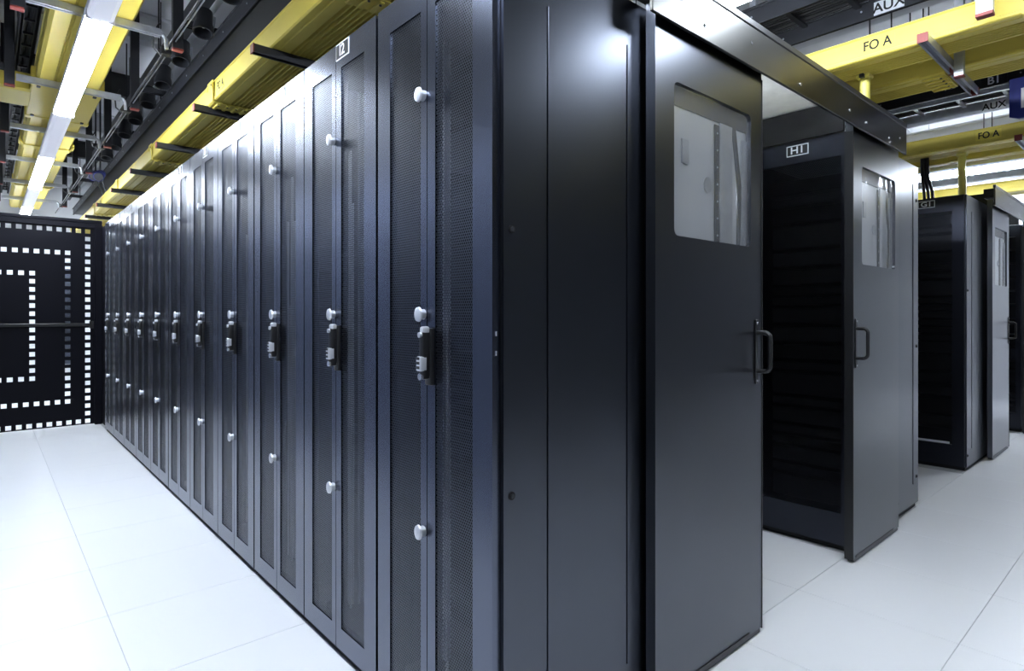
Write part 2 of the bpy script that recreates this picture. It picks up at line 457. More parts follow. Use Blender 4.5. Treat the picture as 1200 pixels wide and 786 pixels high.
def place_single(row, n, margin, bits, low_strip=False):
    base = make_single_rack(margin, low_strip=low_strip)
    for i in range(n):
        r = base if i == 0 else copy_tree(base, None, ('low_silver_strip', 'lettering', 'side_panel', 'side_panel_backing'))
        r.location = (ROW[row], Y0 + 0.012 + i * 0.6, 0)
        tag(r, bits[i], 'rack', 'single-door racks of the row marked %s' % row)
        dd = [c for c in r.children if c.name.startswith('door')][0]
        text('%s%d' % (row, i + 1), 'white_label', dd, (-0.0034, 0.26, 2.173), 0.056, '-x', 0.016, 1.15)
        if i == 0:
            side_panel(r, (0.186, 0.536, 1.085), TOP_S, bolts=((1.16, 0.20), (1.16, 1.05), (0.05, 1.45), (0.05, 0.12), (0.78, 0.10), (1.16, 2.0)))
    return base
place_single('H', 4, 0.035, ['black perforated single-door rack labelled H1, inside the open aisle doorway'] + ['black perforated single-door rack %s behind the one labelled H1' % k for k in ('directly', 'two places', 'three places')])
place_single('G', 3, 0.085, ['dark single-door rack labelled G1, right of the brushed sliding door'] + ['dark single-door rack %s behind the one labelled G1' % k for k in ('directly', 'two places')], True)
place_single('F', 2, 0.045, ['black single-door rack at the far right edge, inside the far aisle doorway', 'black single-door rack hidden behind the far right one'])

# ------------------------------------------------------------------ aisle containment: fascia, sliding doors, roof
YD = 1.1144        # front plane of the sliding doors
def sliding_door(x0, handle_right, label, win):
    t = thing('sliding_door', label, 'door', (x0, YD, 0), 'sliding aisle doors')
    W = 0.708; zb, zt = 0.022, 2.25
    wx0, wx1 = win
    p = MB().plate(0.0, W, zb, zt, 0.0, 0.036, [(wx0, wx1, 1.515, 2.022)], 'xz')
    p = p.build('door_panel', 'door_coat', t)
    # rounded window corners
    c = MB(); rr = 0.024
    for sx, sz in ((0, 0), (1, 0), (0, 1), (1, 1)):
        cx = wx0 if sx == 0 else wx1; cz = 1.515 if sz == 0 else 2.022
        dx = 1 if sx == 0 else -1; dz = 1 if sz == 0 else -1
        pr = [(cx, cz), (cx + dx * rr, cz)]
        pr += [(cx + dx * (rr - rr * math.sin(a)), cz + dz * (rr - rr * math.cos(a))) for a in [math.pi / 2 * k / 6 for k in range(1, 6)]]
        pr += [(cx, cz + dz * rr)]
        A = [c.bm.verts.new((a, 0.0, b)) for a, b in pr]; B = [c.bm.verts.new((a, 0.036, b)) for a, b in pr]
        c.bm.faces.new(A); c.bm.faces.new(B)
        for k in range(len(pr)): c.bm.faces.new((A[k], A[(k + 1) % len(pr)], B[(k + 1) % len(pr)], B[k]))
    c.build('window_corner', 'door_coat', p)
    # slightly buckled clear pane
    g = MB(); nx, nz = 40, 30; V = []
    for i in range(nx + 1):
        for j in range(nz + 1):
            u, v = i / nx, j / nz
            dep = 0.0025 * math.sin(u * 7 + 1.2 * v) * u + 0.0055 * math.exp(-((u - 0.62 - 0.03 * v) / 0.07) ** 2) + 0.004 * math.exp(-((u - 0.88 + 0.10 * v) / 0.05) ** 2)
            V.append(g.bm.verts.new((wx0 - 0.004 + u * (wx1 - wx0 + 0.008), 0.005 + dep, 1.511 + v * 0.515)))
    for i in range(nx):
        for j in range(nz):
            a = i * (nz + 1) + j
            g.bm.faces.new((V[a], V[a + nz + 1], V[a + nz + 2], V[a + 1]))
    g.build('window_pane', 'film_pane', p, True)
    ww = wx1 - wx0  # flat bands, dots, a disc and a small block behind the pane
    def wb(u0, u1, v0, v1, c0, c1): return MB().box(wx0 + u0 * ww, wx0 + u1 * ww, c0 - 0.010, c1 - 0.010, 1.511 + v0 * 0.515, 1.511 + v1 * 0.515, 0.0006)
    wb(-0.01, 1.01, -0.01, 1.01, 0.031, 0.034).build('backing_sheet', 'backing_grey', p)
    wb(0.0, 1.0, 0.86, 1.0, 0.028, 0.031).build('top_band', 'dark_strut', p)
    wb(0.55, 0.61, 0.0, 0.84, 0.027, 0.031).build('narrow_dark_band', 'dark_strut', p)
    wb(0.61, 0.78, 0.0, 0.86, 0.024, 0.031).build('silver_band', 'galvanised', p)
    wb(0.92, 1.0, 0.0, 0.80, 0.026, 0.031).build('silver_band', 'galvanised', p)
    d = MB()
    q = [(0.79, 0.86), (0.84, 0.86), (0.92, 0.45), (0.90, 0.0), (0.86, 0.0), (0.87, 0.43)]
    A = [d.bm.verts.new((wx0 + u * ww, 0.017, 1.511 + v * 0.515)) for u, v in q]; B = [d.bm.verts.new((wx0 + u * ww, 0.021, 1.511 + v * 0.515)) for u, v in q]
    d.bm.faces.new(A); d.bm.faces.new(B)
    for k in range(6): d.bm.faces.new((A[k], A[(k + 1) % 6], B[(k + 1) % 6], B[k]))
    d.build('bent_strip', 'dark_strut', p)
    for k in range(7):
        c = (wx0 + 0.58 * ww, 0.0, 1.511 + (0.06 + 0.12 * k) * 0.515)
        MB().cyl((c[0], 0.0155, c[2]), (c[0], 0.0175, c[2]), 0.004, seg=8).build('small_dot', 'galvanised', p)
    MB().cyl((wx0 + 0.46 * ww, 0.017, 1.511 + 0.40 * 0.515), (wx0 + 0.46 * ww, 0.021, 1.511 + 0.40 * 0.515), 0.028, seg=20).build('disc', 'galvanised', p)
    wb(0.14, 0.22, 0.50, 0.66, 0.026, 0.031).build('latch', 'galvanised', p)
    # black edge strip, floor guide
    ex = W if handle_right else -0.006
    MB().box(ex, ex + 0.006, -0.002, 0.04, zb - 0.004, 2.18).build('edge_seal', 'black_plastic', t)
    MB().box(0.02, W - 0.004, 0.004, 0.034, 0.003, zb).build('floor_guide', 'black_plastic', t)
    MB().plate(0.03, W - 0.10, 0.024, 0.034, -0.003, 0.0, [], 'xz').build('bottom_seal', 'black_plastic', t)
    # D handle on a backing strip
    hx = W - 0.046 if handle_right else 0.030
    h = thing_part = MB().box(hx - 0.010, hx + 0.010, -0.005, 0.0, 0.985, 1.235, 0.002).build('handle_plate', 'black_plastic', t)
    pts = [(hx, -0.002, 1.185)]
    for k in range(7):
        a = math.pi / 2 * k / 6; pts.append((hx, -0.035 - 0.022 * math.sin(a), 1.163 + 0.022 * math.cos(a)))
    for k in range(7):
        a = math.pi / 2 * k / 6; pts.append((hx, -0.035 - 0.022 * math.cos(a), 1.057 - 0.022 * math.sin(a)))
    pts.append((hx, -0.002, 1.035))
    MB().tube(pts, 0.0085, 10).build('grip', 'black_plastic', h, True)
    for z in (1.222, 0.998): MB().cyl((hx, -0.009, z), (hx, -0.004, z), 0.0055, seg=10).build('screw', 'chrome', h, True)
    return t
sliding_door(1.587, True, 'dark sliding aisle door nearest the camera, handle on its right edge', (0.104, 0.623))
sliding_door(3.273, False, 'grey sliding aisle door with handle on its left edge beside rack H1', (0.119, 0.650))
sliding_door(6.500, True, 'distant pale sliding door with handle beside the rack labelled G1', (0.104, 0.623))
sliding_door(8.175, False, 'black-edged sliding door at the far right edge of the picture', (0.119, 0.650))

def containment(x0, x1, xa, xb, label, cat='fascia'):
    t = thing('door_fascia', label, cat, (x0, 1.084, 2.187))
    L = x1 - x0
    MB().box(0, L, 0.0, 0.012, 0.0, 0.150, 0.002).build('front_plate', 'fascia_coat', t)
    MB().box(0, L, -0.003, 0.018, 0.1505, 0.178, 0.003).build('top_flange', 'black_plastic', t)
    MB().box(0.02, L - 0.02, 0.013, 0.085, 0.075, 0.150).build('door_track', 'inner_black', t)
    n = 0
    for fx, fz in ((0.16, 0.09), (0.30, 0.05), (0.62, 0.085), (1.05, 0.04), (1.60, 0.055), (1.83, 0.045), (2.18, 0.035), (2.20, 0.015), (2.36, 0.07)):
        if fx < L: MB().cyl((fx, -0.004, fz), (fx, 0.001, fz), 0.006, seg=10).build('bolt', 'chrome', t, True)
    return t
containment(1.53, 4.02, 2.17, 3.40, 'black steel fascia beam over the near pair of sliding doors')
containment(6.44, 8.93, 7.08, 8.31, 'black steel fascia beam over the far pair of sliding doors')
for xa, xb, lab in ((2.17, 3.40, 'translucent roof over the near aisle behind the fascia beam'), (7.08, 8.31, 'translucent roof over the far aisle behind the fascia beam')):
    t = thing('aisle_roof', lab, 'roof', (xa, 1.20, 2.25))
    MB().box(0.0, 0.02, 0, 4.8, 0.0, 0.15).build('baffle', 'inner_black', t)
    MB().box(xb - xa - 0.02, xb - xa, 0, 4.8, -0.027, 0.15).build('baffle', 'inner_black', t)
    p0 = None
    for k in range(4):
        if p0 is None:
            p0 = MB().box(0.02, xb - xa - 0.02, 0.01, 1.19, 0.135, 0.143).build('roof_panel', 'roof_panel', t)
            b0 = MB().box(0.02, xb - xa - 0.02, 1.175, 1.205, 0.12, 0.15).build('roof_bar', 'dark_strut', t)
        else:
            share(p0, t, (0, k * 1.2, 0)); share(b0, t, (0, k * 1.2, 0))
nt = MATS['roof_panel'].node_tree
nt.nodes['Principled BSDF'].inputs['Transmission Weight'].default_value = 0.7
nt.nodes['Principled BSDF'].inputs['Roughness'].default_value = 0.75

# ------------------------------------------------------------------ perforated gate at the end of the left aisle
YG = 8.3
gate = thing('aisle_gate', 'black gate with dashed square cut-outs across the far left aisle', 'gate', (0, YG, 0))
s = 0.024
holes = set()
def sq(x, z): holes.add((round(x - s, 4), round(x + s, 4), round(z - s, 4), round(z + s, 4)))
def ring(xr, z0, z1, n, skip=()):
    dz = (z1 - z0) / (n - 1)
    for k in range(n):
        for sg in (-1, 1): sq(sg * xr, z0 + k * dz)
    m = round(2 * xr / 0.0885)
    for k in range(1, m):
        x = -xr + 2 * xr * k / m
        sq(x, z0); sq(x, z1)
ring(0.866, 0.048, 2.205, 26); ring(0.682, 0.285, 1.950, 20); ring(0.372, 0.562, 1.708, 14)
MB().plate(-0.93, 0.93, 0.01, 2.25, 0.0, 0.004, list(holes), 'xz').build('perforated_panel', 'gate_black', gate)
MB().box(0.93, 1.0, -0.03, 0.05, 0.0, 2.30, 0.004).build('post', 'gate_black', gate)
MB().box(-1.0, -0.93, -0.03, 0.05, 0.0, 2.30, 0.004).build('post', 'gate_black', gate)
MB().box(-1.0, 1.0, -0.03, 0.05, 2.30, 2.335, 0.004).build('top_rail', 'gate_black', gate)
MB().box(-0.93, 0.93, -0.022, 0.0, 2.242, 2.30, 0.002).build('upper_channel', 'gate_black', gate)
MB().box(-0.92, 0.90, -0.03, -0.008, 1.125, 1.160, 0.004).build('push_bar', 'black_plastic', gate)
for k in (-0.92, 0.90): MB().box(k - 0.02, k + 0.02, -0.03, 0.0, 1.10, 1.185, 0.003).build('bar_bracket', 'black_plastic', gate)
MB().box(1.0, 1.04, -0.5, 0.04, 0.01, 2.26).build('return_panel', 'gate_black', gate)
rb = MB().box(0.98, 1.13, 12.86, 13.0, 0.40, 2.05, 0.01).build('wall_box', 'rack_coat')
tag(rb, 'narrow dark box on the far wall, seen through the gate cut-outs', 'wall box')

# ------------------------------------------------------------------ overhead: yellow fibre ducts
def duct_profile(wd, h, ribs=True):
    """U channel, open to the top, ribbed underside"""
    th = 0.004; pr = []
    pr += [(-0.006, h), (-0.006, h - 0.006), (0.0, h - 0.010), (0.0, 0.022), (-0.004, 0.018), (-0.004, 0.006), (0.004, 0.0)]
    if ribs:
        n = 5; a = wd * 0.42; b = wd - 0.03; st = (b - a) / n
        pr += [(0.030, 0.0), (0.034, 0.006), (0.040, 0.006), (0.044, 0.0)]
        pr += [(a - 0.016, 0.0), (a - 0.014, 0.030)]
        for k in range(n):
            x = a + k * st
            pr += [(x, 0.030), (x + 0.002, 0.0), (x + 0.010, 0.0), (x + 0.012, 0.030)]
    if ribs: pr += [(wd - 0.022, 0.030), (wd - 0.019, 0.0)]
    pr += [(wd - 0.004, 0.0), (wd + 0.004, 0.006), (wd + 0.004, 0.018), (wd, 0.022), (wd, h - 0.010), (wd + 0.006, h - 0.006), (wd + 0.006, h)]
    pr += [(wd - th, h), (wd - th, 0.035), (th, 0.035), (th, h)]
    return pr
def duct(x, z, wd, h, y0, y1, label, couplers=(), plates=(), name='cable_duct', plate_text='FO A'):
    t = thing(name, label, 'cable duct', (x, y0, z))
    MB().extrude(duct_profile(wd, h), 0, y1 - y0).build('channel', 'yellow_duct', t)
    for cy in couplers:
        c = MB(); y = cy - y0
        pr = [(-0.012, h + 0.008), (-0.012, -0.004), (0.0, -0.012), (wd, -0.012), (wd + 0.012, -0.004), (wd + 0.012, h + 0.008), (wd + 0.007, h + 0.008), (wd + 0.007, 0.0), (wd, -0.006), (0.0, -0.006), (-0.007, 0.0), (-0.007, h + 0.008)]
        c.extrude(pr, y - 0.06, y + 0.06)
        for dy in (-0.05, 0.05): c.box(-0.018, -0.010, y + dy - 0.012, y + dy + 0.012, h - 0.045, h - 0.01, 0.003)
        for k in range(5): c.box(wd * (0.1 + 0.2 * k) - 0.012, wd * (0.1 + 0.2 * k) + 0.012, y - 0.055, y + 0.055, -0.022, -0.011, 0.004)
        o = c.build('coupler', 'yellow_duct', t)
        b = MB()
        for k in range(5): b.cyl((wd * (0.1 + 0.2 * k), y - 0.035, -0.026), (wd * (0.1 + 0.2 * k), y - 0.035, -0.02), 0.006, seg=8)
        b.cyl((-0.022, y - 0.05, h - 0.027), (-0.017, y - 0.05, h - 0.027), 0.006, seg=8)
        b.build('coupler_bolts', 'dark_strut', o)['kind'] = 'stuff'
    for py in plates:
        o = MB().plate(py - y0 - 0.08, py - y0 + 0.08, 0.030, 0.098, -0.0015, 0.0, []).build('label_plate', 'yellow_plate', t)
        text(plate_text, 'ink', o, (-0.0028, py - y0, 0.064), 0.070, '-x', 0.02, 0.85)
    return t
ZB, HD = 2.60, 0.122
duct(1.075, ZB, 0.27, HD, -2.05, 12.6, 'yellow ribbed fibre duct above the long row of split-door racks', (2.32, 4.10, 5.95, 7.75, 9.6), (3.92, 9.0))
duct(3.478, ZB, 0.262, HD, -2.05, 6.0, 'yellow fibre duct lettered FO A, nearest the fascia beam', (0.43,), (1.07,))
duct(3.98, ZB, 0.28, HD, -2.05, 6.0, 'yellow ribbed fibre duct running just behind the near FO A duct', (0.95,))
duct(5.89, ZB, 0.262, HD, -2.05, 6.0, 'yellow fibre duct lettered FO A above the rack labelled G1', (), (1.035,))
duct(6.39, ZB, 0.28, HD, -2.05, 6.0, 'second yellow fibre duct above the rack labelled G1')
duct(8.40, ZB, 0.262, HD, -2.05, 5.0, 'small distant yellow duct above the far fascia beam')

# wide duct with a tee branch above the left aisle
t = thing('wide_cable_duct', 'wide yellow duct with side branch above the strip light, upper left', 'cable duct', (0.275, -2.0, 3.0))
wd, hh = 0.395, 0.13
pr = [(-0.008, hh), (0.0, hh - 0.01), (0.0, 0.03), (0.02, 0.0), (0.10, 0.0), (0.105, 0.008), (0.115, 0.008), (0.12, 0.0), (0.275, 0.0), (0.28, 0.008), (0.29, 0.008), (0.295, 0.0), (wd - 0.02, 0.0), (wd, 0.03), (wd, hh - 0.01), (wd + 0.008, hh), (wd - 0.005, hh), (wd - 0.006, 0.035), (wd - 0.022, 0.014), (0.022, 0.014), (0.006, 0.035), (0.005, hh)]
MB().extrude(pr, 0, 14.6).build('channel', 'yellow_duct', t)
m = MB().box(-0.022, wd + 0.022, 7.68, 8.68, -0.014, 0.035, 0.008).box(-0.03, wd + 0.03, 7.65, 7.73, -0.02, 0.10, 0.006).box(-0.03, wd + 0.03, 8.63, 8.71, -0.02, 0.10, 0.006)
m.build('tee_fitting', 'yellow_duct', t)
MB().extrude([(7.93, 0.12), (7.93, 0.0), (7.97, -0.012), (8.39, -0.012), (8.43, 0.0), (8.43, 0.12), (8.42, 0.12), (8.42, 0.008), (7.94, 0.008), (7.94, 0.12)], -0.9, 0.0, 'x').build('side_branch', 'yellow_duct', t)
m = MB()
for y in (7.75, 8.61):
    for x in (0.02, 0.37): m.box(x - 0.012, x + 0.012, y - 0.02, y + 0.02, -0.024, -0.014, 0.002)
m.build('coupler_bolts', 'dark_strut', t)['kind'] = 'stuff'
for y in (3.9, 9.9, 12.4):
    c = MB().extrude([(-0.02, hh + 0.01), (-0.02, 0.02), (0.01, -0.012), (wd - 0.01, -0.012), (wd + 0.02, 0.02), (wd + 0.02, hh + 0.01), (wd + 0.01, hh + 0.01), (wd + 0.01, 0.03), (wd - 0.02, -0.004), (0.02, -0.004), (-0.01, 0.03), (-0.01, hh + 0.01)], y - 0.07, y + 0.07)
    for dx in (-0.03, wd + 0.02): c.box(dx, dx + 0.012, y - 0.075, y + 0.075, 0.02, 0.06, 0.003)
    c.build('coupler', 'yellow_duct', t)

# ------------------------------------------------------------------ overhead: strip lights
def strip_light(x, z, y0, y1, label, wd=0.115, phase=0.15, rods=()):
    t = thing('strip_light', label, 'strip light', (x, 0, z))
    MB().box(-wd / 2 * 0.96, wd / 2 * 0.96, y0, y1, 0.0, 0.055, 0.004).build('trunking', 'trunking_white', t)
    k = -3; lit = []
    while phase + k * 3.45 < y1:
        a = phase + k * 3.45
        if a > y0 and a + 1.88 < y1: lit.append(a)
        k += 1
    for a in lit:
        MB().extrude([(-wd / 2, 0.0), (-wd / 2 * 0.92, -0.022), (-wd / 2 * 0.6, -0.032), (wd / 2 * 0.6, -0.032), (wd / 2 * 0.92, -0.022), (wd / 2, 0.0)], a, a + 1.88).build('diffuser', 'lamp_glow', t)
        for e in (a - 0.012, a + 1.88): MB().box(-wd / 2 - 0.004, wd / 2 + 0.004, e, e + 0.012, -0.03, 0.01).build('end_cap', 'trunking_white', t)
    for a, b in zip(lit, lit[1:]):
        MB().extrude([(-wd / 2, 0.0), (-wd / 2 * 0.92, -0.022), (-wd / 2 * 0.6, -0.030), (wd / 2 * 0.6, -0.030), (wd / 2 * 0.92, -0.022), (wd / 2, 0.0)], a + 1.895, b - 0.015).build('glowing_unlit_cover', 'unlit_cover_glow', t)  # unlit stretch between lamps, glow is added
    yy = math.ceil(y0)
    if rods:
        for ry in rods: MB().cyl((0, ry, 0.05), (0, ry, 2.955 - z), 0.006, seg=8).build('suspension_rod', 'galvanised', t)
        return t
    r0 = MB().cyl((0, 0, 0.05), (0, 0, CEIL - z), 0.004, seg=6).build('suspension_rod', 'galvanised', t, loc=(0, yy + 0.35, 0))
    while yy + 2.35 < y1: yy += 2; share(r0, t, (0, yy + 0.35, 0))
strip_light(0.427, 2.75, -2.0, 12.6, 'long white strip light below the wide yellow duct, upper left', rods=[2.71 + 1.45 * k for k in range(7)])
strip_light(2.69, 2.78, -2.0, 10.0, 'strip light above the near fascia beam, top centre')
strip_light(7.60, 2.75, -2.0, 10.0, 'distant strip light seen above the rack labelled G1')
strip_light(9.7, 2.9, -2.0, 10.0, 'added unseen strip light beyond the right edge of the picture', phase=1.2)  # added to brighten the right wall that the doors mirror
strip_light(11.1, 3.2, -2.0, 10.0, 'added unseen strip light close to the right wall, outside the picture', phase=1.2)  # second added light, lifts the wall reflection in the sliding doors

# ------------------------------------------------------------------ overhead: struts and hangers
def channel_x(x0, x1, y, z, wdt=0.041, h=0.041, m='dark_strut', parent=None, name='strut_channel'):
    th = 0.004
    b = MB().box(x0, x1, y - wdt / 2, y + wdt / 2, z + h - th, z + h).box(x0, x1, y - wdt / 2, y - wdt / 2 + th, z, z + h - th).box(x0, x1, y + wdt / 2 - th, y + wdt / 2, z, z + h - th)
    b.box(x0, x1, y - wdt / 2 + th, y - wdt / 2 + th + 0.006, z, z + 0.004).box(x0, x1, y + wdt / 2 - th - 0.006, y + wdt / 2 - th, z, z + 0.004)
    return b.build(name, m, parent)
def duct_struts(x0, x1, ys, where, m='dark_strut', group='', n0=0):
    for i, y in enumerate(ys):
        t = thing('support_strut', '%s cross strut from near end under %s' % (ORD[i], where), 'strut', (0, y, 2.5585), group)
        channel_x(x0, x1, 0, 0, m=m, parent=t)
        for xe in (x0 - 0.006, x1): MB().box(xe, xe + 0.006, -0.023, 0.023, -0.002, 0.043, 0.001).build('end_cap', 'red_cap', t)
        xm = (x0 + x1) / 2
        MB().box(x1 - 0.10, x1 - 0.06, -0.065, -0.024, -0.05, CEIL - 2.5585).build('drop_post', m, t)
        MB().box(x1 - 0.101, x1 - 0.059, -0.066, -0.023, -0.056, -0.05).build('end_cap', 'red_cap', t)
duct_struts(0.995, 1.60, [0.84 + 1.12 * k for k in range(1, 10)], 'yellow duct over the long rack row', group='cross struts over the long row')
duct_struts(3.36, 3.92, [0.84 + 1.12 * k for k in range(-2, 4)], 'near FO A duct', 'galvanised', group='cross struts under the near ducts')
for i, k in enumerate(range(-1, 3)):
    y = 0.84 + 1.12 * k
    t = thing('support_strut', '%s short cross strut from near end under the second near yellow duct' % ORD[i], 'strut', (0, y, 2.5585), 'cross struts under the second near duct')
    channel_x(3.94, 4.40, 0, 0, m='galvanised', parent=t)
    for xe in (3.934, 4.40): MB().box(xe, xe + 0.006, -0.023, 0.023, -0.002, 0.043, 0.001).build('end_cap', 'red_cap', t)
    MB().cyl((4.36, 0, 0.04), (4.36, 0, CEIL - 2.5585), 0.006, seg=8).build('threaded_rod', 'galvanised', t)
duct_struts(5.79, 6.81, [0.84 + 1.12 * k for k in range(-1, 4)], 'duct above the rack labelled G1', 'galvanised', group='cross struts over the row marked G')
# white hanger post at the top right
t = thing('hanger_post', 'white hanger post with red end cap before the near FO A duct', 'post', (3.345, 0.60, 2.60))
MB().box(-0.02, 0.02, -0.03, 0.03, 0.0, CEIL - 2.6).build('post', 'white_label', t)
MB().box(-0.022, 0.022, -0.032, 0.032, -0.016, 0.0, 0.002).build('end_cap', 'red_cap', t)

# trapeze hangers over the left aisle: two posts, two cross struts, knee brackets
for k in range(7):
    y = 4.22 + 1.45 * k - 1.45
    t = thing('trapeze_hanger', 'black two-post hanger over the left aisle, %s from the near end' % ORD[k], 'hanger', (0, y, 2.93), 'hangers over the left aisle')
    for x in (0.125, 0.905):
        MB().box(x - 0.03, x + 0.03, -0.022, 0.022, 0.0, CEIL - 2.93, 0.002).build('post', 'dark_strut', t)
        MB().box(x - 0.031, x + 0.031, -0.023, 0.023, -0.012, 0.0, 0.002).build('end_cap', 'red_cap', t)
    channel_x(0.16, 0.80, -0.06, 0.025, m='galvanised', parent=t, name='cross_strut')
    MB().tube([(0.79, -0.06, 0.045), (0.815, -0.06, 0.04), (0.828, -0.06, 0.02), (0.832, -0.06, -0.04)], 0.012, 8).build('knee_bracket', 'galvanised', t, True)
    channel_x(0.94, 1.75, 0, 0.155, m='dark_strut', parent=t, name='tray_arm')
    channel_x(-0.4, 0.095, 0, 0.10, m='dark_strut', parent=t, name='tray_arm')

# conduit along the hanger ends
t = thing('conduit', 'thin galvanised conduit running beside the hanger posts, upper left', 'conduit', (0.862, 0, 2.955))
MB().cyl((0, 2.0, 0), (0, 12.5, 0), 0.007, seg=10).build('pipe', 'dark_strut', t, True)
MB().cyl((0.028, 2.0, 0.012), (0.028, 12.5, 0.012), 0.004, seg=10).build('pipe', 'galvanised', t, True)
for k in range(7): MB().box(-0.02, 0.04, 4.35 + 1.45 * k - 1.45, 4.42 + 1.45 * k - 1.45, -0.02, 0.03, 0.006).build('clamp', 'black_plastic', t)
for k in range(6):
    y = 4.3 + 1.45 * k - 1.45
    MB().tube([(0.0, y + 0.1, 0.0), (-0.03, y + 0.06, -0.03), (-0.075, y, -0.02), (-0.09, y - 0.06, 0.04), (-0.06, y - 0.10, 0.10)], 0.006, 6).build('cable_loop', 'cable_black', t, True)

# ------------------------------------------------------------------ overhead: cable ladders
def ladder(x0, x1, z0, z1, y0, y1, label, m='tray_black', cables='cable_black', rung=0.3, signs=(), floorplate=False, solid=False):
    t = thing('cable_ladder', label, 'cable tray', (x0, y0, z0))
    W = x1 - x0; L = y1 - y0; H = z1 - z0
    for x in (0.0, W - 0.012):
        r = MB().box(x, x + 0.012, 0, L, 0, H).box(x - 0.012, x + 0.016, 0, L, H - 0.006, H).box(x - 0.006, x + 0.016, 0, L, 0, 0.005)
        o = r.build('side_rail', m, t)
    if solid: MB().box(0.012, W - 0.012, 0, L, 0.012, 0.016).build('base_plate', m, t)
    rg = MB().box(0.012, W - 0.012, 0, 0.03, H - 0.022, H - 0.008).build('rung', m, t)
    k = 1
    while k * rung < L: share(rg, t, (0, k * rung, 0)); k += 1
    c = MB(); n = int(W / 0.032)
    for i in range(n):
        bx = 0.03 + (W - 0.06) * i / max(1, n - 1)
        c.tube([(bx + random.uniform(-0.008, 0.008), L * j / 10, H + 0.008 + random.uniform(0, 0.012)) for j in range(11)], 0.014, 6)
    c.build('cable_bundle', cables, t)['kind'] = 'stuff'
    for y, s, pm, tm in signs:
        xr = W - 0.012
        o = MB().plate(y - y0 - 0.075, y - y0 + 0.075, 0.006, H - 0.018, xr - 0.003, xr - 0.0005, []).build('label_plate', pm, t)
        text(s, tm, o, (xr - 0.0045, y - y0, H / 2 - 0.007), 0.076, '-x', 0.02)
    if signs or floorplate:
        b = MB(); y = 0.15
        while y < L:
            for x in (0.0, W - 0.012): b.cyl((x - 0.004, y, H * 0.55), (x, y, H * 0.55), 0.006, seg=6)
            y += 0.45
        b.build('rail_bolts', 'galvanised', t)['kind'] = 'stuff'
    y = 0.55; r0 = None
    while y < L:
        for x in (0.006, W - 0.006):
            if r0 is None: r0 = MB().cyl((0, 0, H), (0, 0, CEIL - z0), 0.005, seg=6).build('threaded_rod', 'dark_strut', t, loc=(x, y, 0))
            else: share(r0, t, (x, y, 0))
        y += 1.45
    return t
ladder(1.10, 1.48, 2.95, 3.05, -2.05, 12.5, 'black cable tray above the yellow duct of the long rack row', floorplate=True, solid=True)
ladder(1.66, 2.05, 3.13, 3.22, -2.05, 12.5, 'upper black cable tray behind the one over the long rack row')
ladder(3.38, 3.81, 2.95, 3.05, -2.05, 7.0, 'dark cable ladder lettered AUX above the near FO A duct', signs=((1.11, 'AUX', 'grey_label', 'ink'),))
ladder(4.40, 4.85, 2.90, 3.00, -2.05, 7.0, 'dark cable ladder behind the two near yellow ducts', floorplate=True)
ladder(5.76, 6.30, 2.95, 3.05, -2.05, 7.0, 'galvanised cable ladder lettered AUX above the row marked G', 'galvanised', 'cable_black', signs=((1.067, 'AUX', 'white_label', 'ink'),))
ladder(5.27, 5.62, 2.95, 3.05, -2.05, 7.0, 'dark cable ladder lettered B1 under the ceiling at upper right', 'tray_black', 'cable_black', signs=((0.952, 'B1', 'black_label', 'white_label'),))
ladder(7.75, 8.15, 2.72, 2.80, -2.05, 7.0, 'galvanised cable ladder beyond the distant strip light', 'galvanised')
ladder(-0.42, 0.06, 3.24, 3.33, -2.05, 12.5, 'black cable ladder left of the wide yellow duct', floorplate=True)
ladder(0.170, 0.262, 3.20, 3.27, -2.05, 12.5, 'narrow black ladder along the left side of the wide yellow duct', rung=0.25)

# socket hoods hanging under the busbar over the long row, one for each rack
t = thing('busbar', 'black busbar carrying the round socket hoods, upper left', 'busbar', (1.025, -1.0, 3.16))
MB().box(-0.035, 0.035, 0, 13.5, 0.03, 0.13, 0.003).build('bar', 'tray_black', t)
for k in range(9): MB().cyl((0, 0.6 + 1.45 * k, 0.12), (0, 0.6 + 1.45 * k, CEIL - 3.16), 0.006, seg=8).build('threaded_rod', 'dark_strut', t)
hood0 = None
for k in range(10):
    y = 4.10 + 0.57 * k - 1.14
    if hood0 is None:
        hood0 = thing('socket_hood', '', 'socket')
        b = MB(); seg = 24
        prof = [(0.020, 0.12), (0.046, 0.115), (0.050, 0.03), (0.060, 0.0), (0.060, -0.045), (0.052, -0.045), (0.046, 0.0), (0.040, 0.06)]
        rings = [[b.bm.verts.new((r * math.cos(2 * math.pi * i / seg), r * math.sin(2 * math.pi * i / seg), z)) for i in range(seg)] for r, z in prof]
        for a, c in zip(rings, rings[1:]):
            for i in range(seg): b.bm.faces.new((a[i], a[(i + 1) % seg], c[(i + 1) % seg], c[i]))
        b.bm.faces.new(rings[0]); b.bm.faces.new(rings[-1])
        b.build('hood', 'tray_black', hood0, True)
        MB().cyl((0, 0, 0.0), (0, 0, 0.062), 0.010, seg=10).build('contact_pin', 'satin_silver', hood0, True)
        MB().box(0.045, 0.062, -0.018, 0.018, 0.02, 0.10, 0.003).build('latch', 'galvanised', hood0)
        h = hood0
    else:
        h = copy_tree(hood0)
    h.location = (1.025, y, 3.064); h.rotation_euler = (R(-14), R(8), 0)
    tag(h, 'round black socket hood above the long rack row, %s from the near end' % ORD[k], 'socket', 'socket hoods on the busbar')

